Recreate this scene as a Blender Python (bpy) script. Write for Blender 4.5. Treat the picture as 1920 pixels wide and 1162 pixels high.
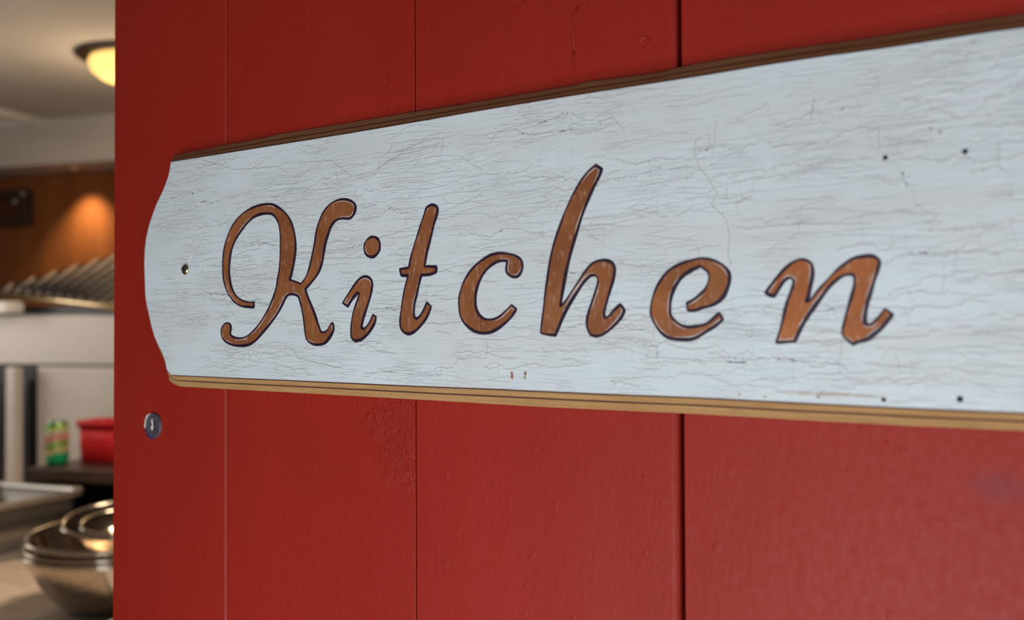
import bpy, bmesh, math, random
from mathutils import Vector, Matrix
from mathutils.geometry import tessellate_polygon

for o in list(bpy.data.objects): bpy.data.objects.remove(o)
sc = bpy.context.scene
COL = sc.collection
rnd = random.Random(7)
R = math.radians

# ------------------------------------------------------------------ camera
FPX = 2050.0                                   # focal length in pixels of the 1920 px frame
CAM = Vector((0.0, -0.5, 1.47))
YAW, PITCH, ROLL = R(37.61), R(0.85), -0.0045
fwd_h = Vector((-math.sin(YAW), math.cos(YAW), 0))
c_fwd = (fwd_h*math.cos(PITCH) + Vector((0, 0, 1))*math.sin(PITCH)).normalized()
c_right = c_fwd.cross(Vector((0, 0, 1))).normalized()
c_up = c_right.cross(c_fwd).normalized()
c_right, c_up = (c_right + c_up*ROLL).normalized(), (c_up - c_right*ROLL).normalized()
cd = bpy.data.cameras.new('camera')
cam = bpy.data.objects.new('camera', cd); COL.objects.link(cam)
rot = Matrix((c_right, c_up, -c_fwd)).transposed().to_4x4()
cam.matrix_world = Matrix.Translation(CAM) @ rot
cd.sensor_fit = 'HORIZONTAL'; cd.sensor_width = 36.0; cd.lens = FPX/1920*36
cd.clip_start = 0.02
cd.dof.use_dof = True; cd.dof.focus_distance = 0.70; cd.dof.aperture_fstop = 6.6
sc.camera = cam

# ------------------------------------------------------------------ world, big lights, exposure
w = bpy.data.worlds.new('world'); sc.world = w; w.use_nodes = True
bg = w.node_tree.nodes['Background']; bg.inputs[0].default_value = (0.80, 0.88, 1.0, 1); bg.inputs[1].default_value = 0.06
def area(name, loc, target, sx, sy, power, col):
    l = bpy.data.lights.new(name, 'AREA'); l.shape = 'RECTANGLE'; l.size = sx; l.size_y = sy
    l.energy = power; l.color = col
    o = bpy.data.objects.new(name, l); COL.objects.link(o); o.location = loc
    o.rotation_euler = (Vector(target) - Vector(loc)).to_track_quat('-Z', 'Y').to_euler()
    return o
area('daylight_window', (-0.31, -0.93, 0.98), (-0.34, 0, 1.38), 0.65, 0.55, 9.9, (0.90, 0.96, 1.0))
area('side_rake_light', (1.05, -0.75, 1.30), (-0.35, 0, 1.42), 0.45, 0.7, 5.0, (0.88, 0.92, 1.0))  # raking light added at the right to pick out joints and cracks
area('kitchen_fill_light', (-4.1, 0.35, 1.75), (-2.6, 2.6, 1.25), 0.9, 0.8, 8, (1.0, 0.93, 0.85))  # unseen fill added to brighten the hood and steel band
area('worktop_fill_light', (-1.45, 0.95, 2.38), (-2.0, 0.85, 0.9), 0.35, 0.35, 24, (1.0, 0.82, 0.60))  # unseen light added without a fixture to brighten worktop and bowls
sc.view_settings.view_transform = 'Standard'; sc.view_settings.look = 'None'
sc.view_settings.exposure = 0.0; sc.view_settings.gamma = 1.0; sc.view_settings.use_curve_mapping = False

# ------------------------------------------------------------------ pixel helpers
def ray(px, py):
    return (c_right*(px-960) + c_up*(581-py) + c_fwd*FPX)
def on_y(px, py, y):
    d = ray(px, py); return CAM + d*((y-CAM.y)/d.y)
def on_z(px, py, z):
    d = ray(px, py); return CAM + d*((z-CAM.z)/d.z)
KR = R(19.3)                                   # the kitchen stands turned against the board wall
KA = Vector((math.cos(KR), math.sin(KR), 0)); KB = Vector((-math.sin(KR), math.cos(KR), 0))
CAMXY = Vector((CAM.x, CAM.y, 0))
def K(a, b, z): return CAMXY + KA*a + KB*b + Vector((0, 0, z))
def on_b(px, py, b):
    d = ray(px, py); p = CAM + d*(b/d.dot(KB)); return p
def ab(p):
    q = p - CAMXY; return q.dot(KA), q.dot(KB)
def ab_b(px, py, b):                            # -> (a, z) on the vertical plane at depth b
    p = on_b(px, py, b); return ab(p)[0], p.z

# ------------------------------------------------------------------ object helpers
def thing(name, label, cat, loc=(0, 0, 0), rz=0, group=None, kind=None):
    o = bpy.data.objects.new(name, None); COL.objects.link(o); o.empty_display_size = 0.05
    o.location = loc; o.rotation_euler = (0, 0, rz); tag(o, label, cat, group, kind); return o
def tag(o, label=None, cat=None, group=None, kind=None):
    if label: o['label'] = label
    if cat: o['category'] = cat
    if group: o['group'] = group
    if kind: o['kind'] = kind
    return o
def mesh(name, vs, fs, mat, parent=None, smooth=False, label=None, kind=None):
    me = bpy.data.meshes.new(name); me.from_pydata([tuple(v) for v in vs], [], fs); me.update()
    bm = bmesh.new(); bm.from_mesh(me); bmesh.ops.recalc_face_normals(bm, faces=bm.faces); bm.to_mesh(me); bm.free()
    for m in (mat if isinstance(mat, (list, tuple)) else [mat]): me.materials.append(m)
    if smooth: me.polygons.foreach_set('use_smooth', [True]*len(me.polygons))
    o = bpy.data.objects.new(name, me); COL.objects.link(o); o.parent = parent
    tag(o, label=label, kind=kind); return o
def bev(o, wd, seg=2):
    m = o.modifiers.new('bevel', 'BEVEL'); m.width = wd; m.segments = seg; m.limit_method = 'ANGLE'; return o
def boxvf(x0, x1, y0, y1, z0, z1):
    vs = [(x, y, z) for z in (z0, z1) for y in (y0, y1) for x in (x0, x1)]
    fs = [(0, 1, 3, 2), (4, 5, 7, 6), (0, 1, 5, 4), (2, 3, 7, 6), (0, 2, 6, 4), (1, 3, 7, 5)]
    return vs, fs
def box(name, x0, x1, y0, y1, z0, z1, mat, parent=None, bevel=0.0, **k):
    o = mesh(name, *boxvf(x0, x1, y0, y1, z0, z1), mat, parent, **k)
    if bevel: bev(o, bevel)
    return o
def lathe(name, prof, mat, parent=None, n=48, loc=(0, 0, 0), mtx=None, closed=False, **k):
    vs, fs = [], []; m = len(prof)
    for i in range(n):
        a = 2*math.pi*i/n
        for r, z in prof: vs.append(Vector((r*math.cos(a), r*math.sin(a), z)))
    for i in range(n):
        j = (i+1) % n
        for q in range(m if closed else m-1):
            q2 = (q+1) % m
            fs.append((i*m+q, j*m+q, j*m+q2, i*m+q2))
    if mtx: vs = [mtx @ v for v in vs]
    vs = [v + Vector(loc) for v in vs]
    return mesh(name, vs, fs, mat, parent, True, **k)
def tube(name, pts, rad, mat, parent=None, n=8, **k):
    pts = [Vector(p) for p in pts]; rads = rad if isinstance(rad, (list, tuple)) else [rad]*len(pts)
    vs, fs = [], []
    for i, p in enumerate(pts):
        t = (pts[min(i+1, len(pts)-1)] - pts[max(i-1, 0)]).normalized()
        u = t.cross(Vector((0, 1, 0.013))).normalized(); v = t.cross(u)
        for q in range(n):
            a = 2*math.pi*q/n; vs.append(p + (u*math.cos(a) + v*math.sin(a))*rads[i])
    for i in range(len(pts)-1):
        for q in range(n): fs.append((i*n+q, i*n+(q+1) % n, (i+1)*n+(q+1) % n, (i+1)*n+q))
    fs.append(tuple(range(n))); fs.append(tuple(range((len(pts)-1)*n, len(pts)*n)))
    return mesh(name, vs, fs, mat, parent, True, **k)

# ------------------------------------------------------------------ materials
class N:
    """tiny node-tree writer"""
    def __init__(s, name):
        s.m = bpy.data.materials.new(name); s.m.use_nodes = True; s.t = s.m.node_tree
        s.b = s.t.nodes['Principled BSDF']; s.co = s.n('ShaderNodeTexCoord')
    def n(s, typ, **props):
        x = s.t.nodes.new(typ)
        for k, v in props.items(): setattr(x, k, v)
        return x
    def set(s, node, sock, v):
        i = node.inputs[sock]
        if isinstance(v, bpy.types.NodeSocket): s.t.links.new(v, i)
        else: i.default_value = v
    def map(s, scale=(1, 1, 1), loc=(0, 0, 0), rot=(0, 0, 0), src=None):
        x = s.n('ShaderNodeMapping'); s.set(x, 'Vector', src or s.co.outputs['Object'])
        x.inputs['Scale'].default_value = scale; x.inputs['Location'].default_value = loc; x.inputs['Rotation'].default_value = rot
        return x.outputs[0]
    def noise(s, vec, scale, detail=3, rough=0.55, dist=0.0):
        x = s.n('ShaderNodeTexNoise'); s.set(x, 'Vector', vec); s.set(x, 'Scale', scale); s.set(x, 'Detail', detail)
        s.set(x, 'Roughness', rough); s.set(x, 'Distortion', dist); return x.outputs['Fac']
    def ramp(s, fac, stops, interp='LINEAR'):
        x = s.n('ShaderNodeValToRGB'); s.set(x, 'Fac', fac); e = x.color_ramp.elements; x.color_ramp.interpolation = interp
        while len(e) < len(stops): e.new(0.5)
        for el, (p, c) in zip(e, stops):
            el.position = p; el.color = (c if isinstance(c, tuple) else (c, c, c)) + (1,)
        return x.outputs[0]
    def math(s, op, a, b=0.0, c=0.0):
        x = s.n('ShaderNodeMath', operation=op); s.set(x, 0, a); s.set(x, 1, b); s.set(x, 2, c); return x.outputs[0]
    def mix(s, fac, a, b, mode='MIX'):
        x = s.n('ShaderNodeMix', data_type='RGBA', blend_type=mode); s.set(x, 'Factor', fac)
        for i, v in ((6, a), (7, b)):
            if isinstance(v, tuple): x.inputs[i].default_value = v + (1,) if len(v) == 3 else v
            else: s.t.links.new(v, x.inputs[i])
        return x.outputs[2]
    def bump(s, h, dist, strength=1.0, nrm=None):
        x = s.n('ShaderNodeBump'); s.set(x, 'Height', h); s.set(x, 'Distance', dist); s.set(x, 'Strength', strength)
        if nrm: s.t.links.new(nrm, x.inputs['Normal'])
        return x.outputs[0]
    def out(s, col=None, rough=None, normal=None, metal=None, spec=None, coat=None):
        for k, v in (('Base Color', col), ('Roughness', rough), ('Normal', normal), ('Metallic', metal), ('Specular IOR Level', spec), ('Coat Weight', coat)):
            if v is None: continue
            if isinstance(v, tuple) and len(v) == 3: v = v + (1,)
            s.set(s.b, k, v)
        return s.m

def plain(name, col, rough=0.5, metal=0.0, var=0.12, scale=30.0, bump=0.0, stretch=(1, 1, 1)):
    n = N(name); f = n.noise(n.map(stretch), scale, 4)
    a = tuple(c*(1-var) for c in col); b = tuple(min(1, c*(1+var)) for c in col)
    c = n.ramp(f, [(0.3, a), (0.7, b)])
    nr = n.bump(f, bump) if bump else None
    r = n.ramp(f, [(0.2, max(0.02, rough*0.85)), (0.8, min(1, rough*1.15))])
    return n.out(c, r, nr, metal)

def red_paint():
    n = N('red_paint')
    big = n.noise(n.map((1, 1, .5)), 9, 3)
    brush = n.noise(n.map((1, 1, .16)), 420, 3, .6)
    orange = n.noise(n.map((1, 1, .7)), 230, 2, .5)
    fine = n.noise(n.map(), 900, 2)
    spots = n.ramp(n.noise(n.map((1, 1, .8), (3, 1, 7)), 120, 1, .3), [(.70, 0.0), (.76, 1.0)])
    # the blistered patch under the sign, beside a joint
    pc = on_y(745, 800, 0)
    sep = n.n('ShaderNodeSeparateXYZ'); n.set(sep, 0, n.map(loc=(-pc.x, 0, -pc.z)))
    dx = n.math('MULTIPLY', n.math('SUBTRACT', sep.outputs[0], .012), 1/.040); dz = n.math('MULTIPLY', sep.outputs[2], 1/.042)
    rr = n.math('SQRT', n.math('ADD', n.math('MULTIPLY', dx, dx), n.math('MULTIPLY', dz, dz)))
    edge = n.math('ADD', rr, n.math('MULTIPLY', n.math('SUBTRACT', n.noise(n.map(), 60, 3), .5), 1.5))
    patch = n.ramp(edge, [(.55, 1.0), (1.0, 0.0)])
    left = n.math('LESS_THAN', sep.outputs[0], on_y(778, 800, 0).x - pc.x)
    patch = n.math('MULTIPLY', patch, left)
    blis = n.noise(n.map((1, 1, .8)), 250, 3, .7, 1.5)
    h = n.math('ADD', n.math('MULTIPLY', brush, .30), n.math('MULTIPLY', orange, .45))
    h = n.math('ADD', h, n.math('MULTIPLY', fine, .22))
    h = n.math('ADD', h, n.math('MULTIPLY', spots, .35))
    h = n.math('ADD', h, n.math('MULTIPLY', n.math('MULTIPLY', blis, patch), 3.6))
    nr = n.bump(n.noise(n.map((1, 1, .4)), 14, 2), .0016)
    nr = n.bump(h, .00042, 1.0, nr)
    col = n.ramp(big, [(.3, (.310, .0135, .0052)), (.7, (.345, .0170, .0072))])
    col = n.mix(n.math('MULTIPLY', n.ramp(fine, [(.5, 0.0), (.9, .25)]), 1.0), col, (.36, .032, .020))
    # bluish scuff near the right end
    sc_ = on_y(1872, 912, 0)
    s2 = n.n('ShaderNodeSeparateXYZ'); n.set(s2, 0, n.map(loc=(-sc_.x, 0, -sc_.z)))
    ex = n.math('MULTIPLY', s2.outputs[0], 1/.016); ez = n.math('MULTIPLY', s2.outputs[2], 1/.009)
    e2 = n.math('SQRT', n.math('ADD', n.math('MULTIPLY', ex, ex), n.math('MULTIPLY', ez, ez)))
    col = n.mix(n.ramp(e2, [(.2, .34), (1.0, 0.0)]), col, (.13, .035, .05))
    return n.out(col, n.ramp(orange, [(.3, .50), (.7, .60)]), nr, 0, .30)

def white_crackle():
    n = N('white_crackle_paint')
    warp = n.n('ShaderNodeVectorMath', operation='MULTIPLY_ADD')
    nn = n.n('ShaderNodeTexNoise'); n.set(nn, 'Vector', n.map((1, 1, 2.4))); n.set(nn, 'Scale', 38.0); n.set(nn, 'Detail', 3.0)
    n.set(warp, 0, nn.outputs['Color']); warp.inputs[1].default_value = (.012, 0, .006); n.set(warp, 2, n.co.outputs['Object'])
    def vor(scale, vec):
        v = n.n('ShaderNodeTexVoronoi', feature='DISTANCE_TO_EDGE'); n.set(v, 'Vector', vec); n.set(v, 'Scale', scale); return v.outputs['Distance']
    v1 = vor(1.0, n.map((20, 1, 210), src=warp.outputs[0]))
    v2 = vor(1.0, n.map((34, 1, 430), (3, 0, 5), src=warp.outputs[0]))
    m1 = n.ramp(n.noise(n.map((1, 1, 2)), 22, 2), [(.42, 0.0), (.58, 1.0)])
    m2 = n.ramp(n.noise(n.map((1, 1, 2), (4, 4, 4)), 30, 2), [(.45, 0.0), (.62, 1.0)])
    k1 = n.math('MULTIPLY', n.ramp(v1, [(0.0, 1.0), (.035, 0.0)]), m1)
    k2 = n.math('MULTIPLY', n.ramp(v2, [(0.0, .8), (.05, 0.0)]), m2)
    crack = n.math('MAXIMUM', k1, k2)
    grain = n.noise(n.map((.10, 1, 1), rot=(0, R(4), 0)), 520, 4, .6, .6)
    broad = n.noise(n.map((.5, 1, 1.2)), 16, 3)
    col = n.ramp(broad, [(.25, (.655, .690, .690)), (.75, (.720, .765, .780))])
    stain = n.ramp(n.noise(n.map((.35, 1, 1.3), (9, 2, 1)), 26, 4, .6), [(.46, 0.0), (.78, .50)])
    col = n.mix(stain, col, (.60, .52, .49))
    col = n.mix(n.ramp(grain, [(.55, 0.0), (.80, .22)]), col, (.50, .49, .49))
    col = n.mix(n.math('MULTIPLY', crack, .20), col, (.46, .38, .36))
    h = n.math('SUBTRACT', n.math('MULTIPLY', grain, .75), n.math('MULTIPLY', crack, .6))
    nr = n.bump(h, .00035)
    return n.out(col, .42, nr, 0, .4)

def letter_paint(name='brown_letter_paint', k=(1, 1, 1)):
    n = N(name)
    g = n.noise(n.map((1, 1, .35), rot=(0, R(15), 0)), 420, 4, .65, .4)
    b = n.noise(n.map((1, 1, 1)), 40, 2)
    sep = n.n('ShaderNodeSeparateXYZ'); n.set(sep, 0, n.map())
    col = n.ramp(b, [(.35, (.235*k[0], .072*k[1], .022*k[2])), (.65, (.32*k[0], .105*k[1], .034*k[2]))])
    col = n.mix(n.ramp(g, [(.55, 0.0), (.72, .55)]), col, (.56, .36, .27))
    return n.out(col, .45, n.bump(g, .00025), 0, .4)

def plywood(name, c0, c1):
    n = N(name); g = n.noise(n.map((.06, 1, 1)), 420, 4, .6, .5); s_ = n.noise(n.map((1, 1, 3)), 70, 3)
    col = n.ramp(g, [(.3, c0), (.7, c1)]); col = n.mix(n.ramp(s_, [(.6, 0.0), (.8, .4)]), col, tuple(c*.6 for c in c0))
    return n.out(col, .5, n.bump(g, .0004), 0, .35)

def steel(name, col=(.60, .58, .55), rough=.28, stretch=(1, 1, 12)):
    n = N(name); g = n.noise(n.map(stretch), 60, 3)
    return n.out(n.ramp(g, [(.3, tuple(c*.88 for c in col)), (.7, col)]), n.ramp(g, [(.3, rough*.8), (.7, rough*1.2)]), n.bump(g, .0002), 1.0)

def emit(name, col, strength):
    n = N(name); n.set(n.b, 'Emission Color', col + (1,)); n.set(n.b, 'Emission Strength', strength); n.out(col, .3); return n.m

M_red = red_paint(); M_white = white_crackle(); M_letter = letter_paint(); M_letter_e = letter_paint('tan_letter_paint', (1.15, 1.15, 1.05)); M_letter_n = letter_paint('orange_letter_paint', (1.45, 1.28, .95))
M_ply = plywood('plywood_edge', (.42, .235, .090), (.60, .37, .155))
M_glue = plain('dark_glue_line', (.055, .024, .022), .6)
M_ink = plain('dark_purple_ink', (.020, .005, .020), .45, scale=200)
M_bare_glint = plain('pale_unpainted_edge_and_glint', (.68, .62, .60), .5, scale=300)
M_crack = plain('taupe_crack', (.46, .37, .345), .7, scale=200)
M_hole = plain('dark_hole', (.02, .012, .010), .8)
M_brass = steel('brass', (.72, .56, .34), .22, (1, 1, 1))
M_screw = steel('dark_screw_steel', (.13, .12, .14), .38, (1, 1, 1))
M_bright = steel('bright_steel', (.75, .77, .80), .2, (1, 1, 1))
M_blue = plain('blue_black_ring', (.020, .022, .10), .35)
M_cream = plain('cream_undercoat', (.70, .60, .52), .5)
M_steel = steel('kitchen_steel', (.66, .63, .59), .42); M_steel_d = steel('dull_steel', (.42, .40, .38), .35)
M_ceil = plain('ceiling_paint', (.64, .59, .54), .85, scale=4, var=.05)
M_soffit = plain('soffit_paint', (.62, .57, .52), .7, scale=5, var=.05)
M_orange = plain('varnished_orange_wood', (.23, .074, .020), .30, scale=6, var=.25, stretch=(1, 1, .15))
M_dwood = plain('dark_brown_wood', (.045, .022, .014), .45, scale=20, var=.3)
M_black = plain('black_enamel', (.012, .011, .012), .35)
M_counter = plain('worn_wood_top', (.60, .47, .38), .45, scale=26, var=.40, stretch=(.25, 2.2, 1))
M_floor = plain('floor_tile', (.22, .17, .14), .5, scale=8)
M_rib = plain('ribbed_sheet', (.36, .29, .25), .5, .3)
M_satin = plain('satin_steel', (.62, .58, .54), .50, .25, .06, 5)
M_redp = plain('red_plastic', (.62, .012, .018), .35, scale=10, var=.05)
M_whitep = plain('white_plastic', (.88, .86, .82), .4, var=.04)
M_room = plain('dining_plaster', (.55, .50, .45), .8, scale=4, var=.05)

# ------------------------------------------------------------------ the setting
FL, CE = 0.0, 2.47
fl = mesh('floor', [K(-6.2, -3.5, 0), K(3.5, -3.5, 0), K(3.5, 4.8, 0), K(-6.2, 4.8, 0), K(-6.2, -3.5, -.05), K(3.5, -3.5, -.05), K(3.5, 4.8, -.05), K(-6.2, 4.8, -.05)],
     [(0, 1, 2, 3), (4, 5, 6, 7), (0, 1, 5, 4), (1, 2, 6, 5), (2, 3, 7, 6), (3, 0, 4, 7)], M_floor)
tag(fl, 'brown tiled floor of the kitchen', 'floor', kind='structure')
BACK = 4.50
def kroot(name, a, b, z, label, cat, **k): return thing(name, label, cat, K(a, b, z), KR, **k)
def kbox(name, a0, a1, b0, b1, z0, z1, mat, bevel=0):        # top-level box in kitchen axes
    c = K((a0+a1)/2, (b0+b1)/2, z0)
    o = box(name, -(a1-a0)/2, (a1-a0)/2, -(b1-b0)/2, (b1-b0)/2, 0, z1-z0, mat, None, bevel)
    o.location = c; o.rotation_euler = (0, 0, KR); return o
tag(kbox('ceiling', -6.2, 3.5, .9, 4.8, CE, CE+.06, M_ceil), 'pale beige kitchen ceiling with a round lamp', 'ceiling', kind='structure')
tag(kbox('wall_back', -6.2, 3.5, BACK, BACK+.1, 0, CE, M_orange), 'orange varnished wood wall at the back of the kitchen', 'wall', kind='structure')
tag(kbox('wall_left', -6.3, -6.2, -1.0, 4.8, 0, CE, M_room), 'plain plaster wall at the far side of the kitchen', 'wall', kind='structure')
SOFB = 4.24
sz = ab_b(106, 307, SOFB)[1]
tag(kbox('trim_1', -6.2, 3.5, SOFB, BACK, sz, CE, M_soffit, .004), 'pale boxed soffit under the kitchen ceiling', 'soffit', kind='structure')

# ------------------------------------------------------------------ the red board wall
wall = thing('wall_front', 'red painted wall of vertical boards carrying the sign', 'wall', (0, 0, 0), 0, kind='structure')
TH = .020
def joint(pt, pb):
    a = on_y(pt[0], pt[1], 0); b = on_y(pb[0], pb[1], 0)
    g = (b.x-a.x)/(b.z-a.z)
    return lambda z: a.x + g*(z-a.z)*.9
joints = [joint((215, 0), (211, 1161)), joint((425.5, 0), (425.5, 1161)), joint((777, 0), (779.5, 1161)), joint((1271, 0), (1279, 1161))]
wd = joints[3](1.47) - joints[2](1.47)
for k in range(1, 7): joints.append(lambda z, k=k: joints[3](1.47) + wd*k)
gaps = [0, .0018, .0005, .0034, .001, .002, .001, .0015, .001, .001]
proud = [0, 0, -.0003, .0, .0002, 0, .0003, 0, 0, 0]
rndr = [.0030, .0006, .0038, .001, .0016, .001, .0015, .001, .001, .001]
for i in range(len(joints)-1):
    ring = []
    for z in (FL+.002, .9, 1.3, 1.47, 1.65, CE-.002):
        xl = joints[i](z) + gaps[i]*.5; xr = joints[i+1](z) - gaps[i+1]*.5
        y0 = -proud[i]; p = [(xl, TH), (xl, y0+.0006)]
        p += [(xl+.0006, y0)]
        r = rndr[i]
        for q in range(6):
            a = q/5*math.pi/2
            p.append((xr - r + r*math.sin(a), y0 + r - r*math.cos(a)))
        p.append((xr, TH))
        ring.append([(x, y, z) for x, y in p])
    m = len(ring[0]); vs = [v for r_ in ring for v in r_]; fs = []
    for a in range(len(ring)-1):
        for q in range(m): fs.append((a*m+q, a*m+(q+1) % m, (a+1)*m+(q+1) % m, (a+1)*m+q))
    fs.append(tuple(range(m))); fs.append(tuple(range((len(ring)-1)*m, len(ring)*m)))
    mesh('plank', vs, fs, M_red, wall)
box('backing_board', joints[0](1.47)+.004, joints[-1](1.47), TH+.0002, TH+.03, FL+.002, CE-.002, M_dwood, wall)

# raised marks in the paint
def bead(pts, rad, nm='paint_drip', mat=None):
    P = [on_y(x, y, 0) + Vector((0, q*(.3 if nm == 'paint_drip' else .6), 0)) for (x, y), q in zip(pts, rad)]; tube(nm, P, rad, mat or M_red, wall)
bead([(1082, 14), (1079, 24), (1077, 40), (1076, 58), (1075, 75), (1076, 90)], [.0006, .0009, .0009, .0009, .0009, .0005])
bead([(1075, 96), (1074, 112), (1075, 128), (1076, 142), (1076, 150)], [.0007, .0006, .0010, .0008, .0003])
for (x, y, l, s_) in [(1100, 10, 8, .0004), (352, 200, 12, .0004), (345, 180, 7, .0004), (628, 870, 15, .0006), (622, 882, 10, .0005), (577, 796, 8, .0005),
                      (713, 1040, 9, .0004), (672, 770, 10, .0006), (668, 790, 14, .0006), (738, 812, 8, .0007), (1662, 825, 12, .0009), (1832, 822, 8, .0006), (922, 905, 6, .0006), (925, 903, 4, .0006),
                      (1588, 880, 5, .0007), (237, 500, 10, .0004), (730, 165, 14, .0003), (728, 178, 8, .0003)]:
    bead([(x, y), (x+1, y+l*.4), (x-.6, y+l)], [s_*.6, s_, s_*.5], 'paint_blob')
for pts in [[(1585, 948), (1600, 946), (1612, 945), (1636, 947)], [(1345, 944), (1362, 946), (1385, 950)], [(1750, 974), (1780, 976), (1810, 976)], [(1865, 976), (1920, 979)], [(1432, 955), (1455, 956)],
            [(1636, 1022), (1655, 1023), (1680, 1016), (1705, 1010)], [(975, 1108), (990, 1088), (1010, 1064)], [(1282, 792), (1330, 792)]]:
    bead(pts, [.00012] + [.0002]*(len(pts)-2) + [.0001], 'scratch')
for (x, y, r_) in [(582, 55, 8.5), (1209, 80, 11), (725, 158, 9), (976, 4, 12)]:
    c = on_y(x, y, 0); rr = r_*(c-CAM).dot(c_fwd)/FPX
    pr = [(rr*1.10, .0002), (rr*1.06, -.00025), (rr*.98, -.0003), (rr*.92, -.0001), (rr*.5, -.00028), (0.0001, -.0003)]
    lathe('nail_plug', [(r, -z) for r, z in pr], M_red, wall, 28, c, Matrix.Rotation(R(90), 3, 'X'))

# the countersunk wall screw, paint chipped round it
sp = on_y(290.5, 797, 0)
ws = thing('wall_screw', 'dark slotted screw with chipped pale paint, in the red board below the sign', 'screw', sp)
RX = Matrix.Rotation(R(90), 3, 'X')
Rs = .0096
M_disc = plain('dull_purple_metal', (.12, .095, .115), .45, .3, .2, 200)
def blob(nm, cx, cz, rx, rz, h, mat, **k):                      # ragged low mound
    rr_ = random.Random(nm); n = 26
    ring = lambda f, y: [Vector((cx + math.cos(a*2*math.pi/n)*rx*f*rr_.uniform(.92, 1.08), y, cz + math.sin(a*2*math.pi/n)*rz*f*rr_.uniform(.92, 1.08))) for a in range(n)]
    vs = ring(1, .0002) + ring(.9, -h) + [Vector((cx, -h*1.1, cz))]
    fs = [(a, (a+1) % n, n+(a+1) % n, n+a) for a in range(n)] + [(n+a, n+(a+1) % n, 2*n) for a in range(n)]
    return mesh(nm, vs, fs, mat, ws, **k)
blob('raised_paint', -.0028, -.0004, Rs*1.42, Rs*1.16, .0003, M_red)
blob('paint_chip', -.0052, .0008, Rs*.92, Rs*.92, .0006, M_cream, label='cream undercoat showing left of the screw')
blob('blue_smear', -.0030, -.0034, Rs*.95, Rs*.80, .0009, M_blue, label='blue-black smear under the screw')
lathe('screw_head', [(Rs*.98, -.001), (Rs*1.0, .0012), (Rs*.95, .0018), (Rs*.86, .0019), (Rs*.82, .0016), (.0001, .0017)], M_disc, ws, 40, (0, 0, 0), RX)
slot = tube('slot', [(-.0006, -.0017, .0052), (-.0008, -.0018, .0030), (.0005, -.0018, .0006), (-.0004, -.0018, -.0016), (-.0006, -.0017, -.0040)], [.0007, .0011, .0008, .0015, .0006], M_bare_glint, ws, label='slot with its highlight painted pale')  # pale non-metal colour put in as the metal's highlight
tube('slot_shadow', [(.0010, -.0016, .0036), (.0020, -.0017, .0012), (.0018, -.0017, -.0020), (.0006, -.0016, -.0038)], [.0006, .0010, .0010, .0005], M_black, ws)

# ------------------------------------------------------------------ the sign
T = .016                                        # front face stands this far off the boards
B0 = .0015                                      # gap behind the back layer
left = [(320.6, 304.8), (318.5, 318), (315, 333), (306, 357), (294, 381.6), (285.5, 404), (279, 425), (274, 447), (271.5, 469), (270.5, 495), (271.5, 522), (272.5, 552.6), (275, 571), (279, 588), (284, 611), (290, 631.6), (297, 647), (305, 662), (310, 678), (313, 693), (316, 701.5)]
top_f = [(320.6, 304.0), (455, 282.5), (520, 272), (648, 251.5), (776, 229.7), (885, 210.5), (1010, 190), (1132, 170.7), (1225, 156.5), (1320, 142), (1435, 122.6), (1560, 104), (1650, 92.5), (1760, 75.5), (1844, 62.4), (1920, 52.5)]
top_b = [(324, 291.7), (420, 272.5), (502, 257), (515, 252.8), (530, 250.5), (620, 236), (710, 220.6), (800, 206), (880, 193.6), (972, 177.6), (1060, 163), (1077, 160), (1092, 154.5), (1160, 146), (1247, 134), (1276, 124.8), (1392, 105.4), (1520, 87), (1650, 68.8), (1780, 47), (1920, 25.8)]
bot_f = [(316, 701.5), (450, 707.5), (600, 714), (779, 722), (918, 727), (1117, 736), (1300, 743), (1438, 750), (1655, 761), (1800, 767), (1920, 772)]
bot_b = [(331.6, 724), (420, 729), (600, 738.5), (779, 748.5), (997, 761.6), (1300, 775.5), (1510, 787.7), (1704, 798), (1920, 808)]
def curve_fn(pts, y):
    P = sorted([(on_y(a, b, y).x, on_y(a, b, y).z) for a, b in pts])
    def f(x):
        if x <= P[0][0]: i = 0
        elif x >= P[-1][0]: i = max(0, len(P)-5); x0, z0 = P[i]; x1, z1 = P[-1]; return z0 + (z1-z0)*(x-x0)/(x1-x0)
        else: i = max(j for j in range(len(P)-1) if P[j][0] <= x)
        (x0, z0), (x1, z1) = P[i], P[i+1]; return z0 + (z1-z0)*(x-x0)/(x1-x0)
    return f
tf, tb_, bf, bb = curve_fn(top_f, -T), curve_fn(top_b, -B0), curve_fn(bot_f, -T), curve_fn(bot_b, -B0)
LP = [on_y(a, b, -T) for a, b in left]
xl0 = LP[0].x; xmin = min(p.x for p in LP)
XR = on_y(1920, 500, -T).x + .075               # right end, just out of the picture
print('sign left', xl0, 'right', XR, 'height', tf(xl0)-bf(xl0), tf(-.2)-bf(-.2), 'bevel', tb_(xl0)-tf(xl0), tb_(-.3)-tf(-.3), tb_(-.15)-tf(-.15), bf(xl0)-bb(xl0), bf(-.15)-bb(-.15))
SIGN0 = Vector(((xl0+XR)/2, 0, 1.47))
NX = 72
LSH = on_y(326, 510, -B0).x - xl0
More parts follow.
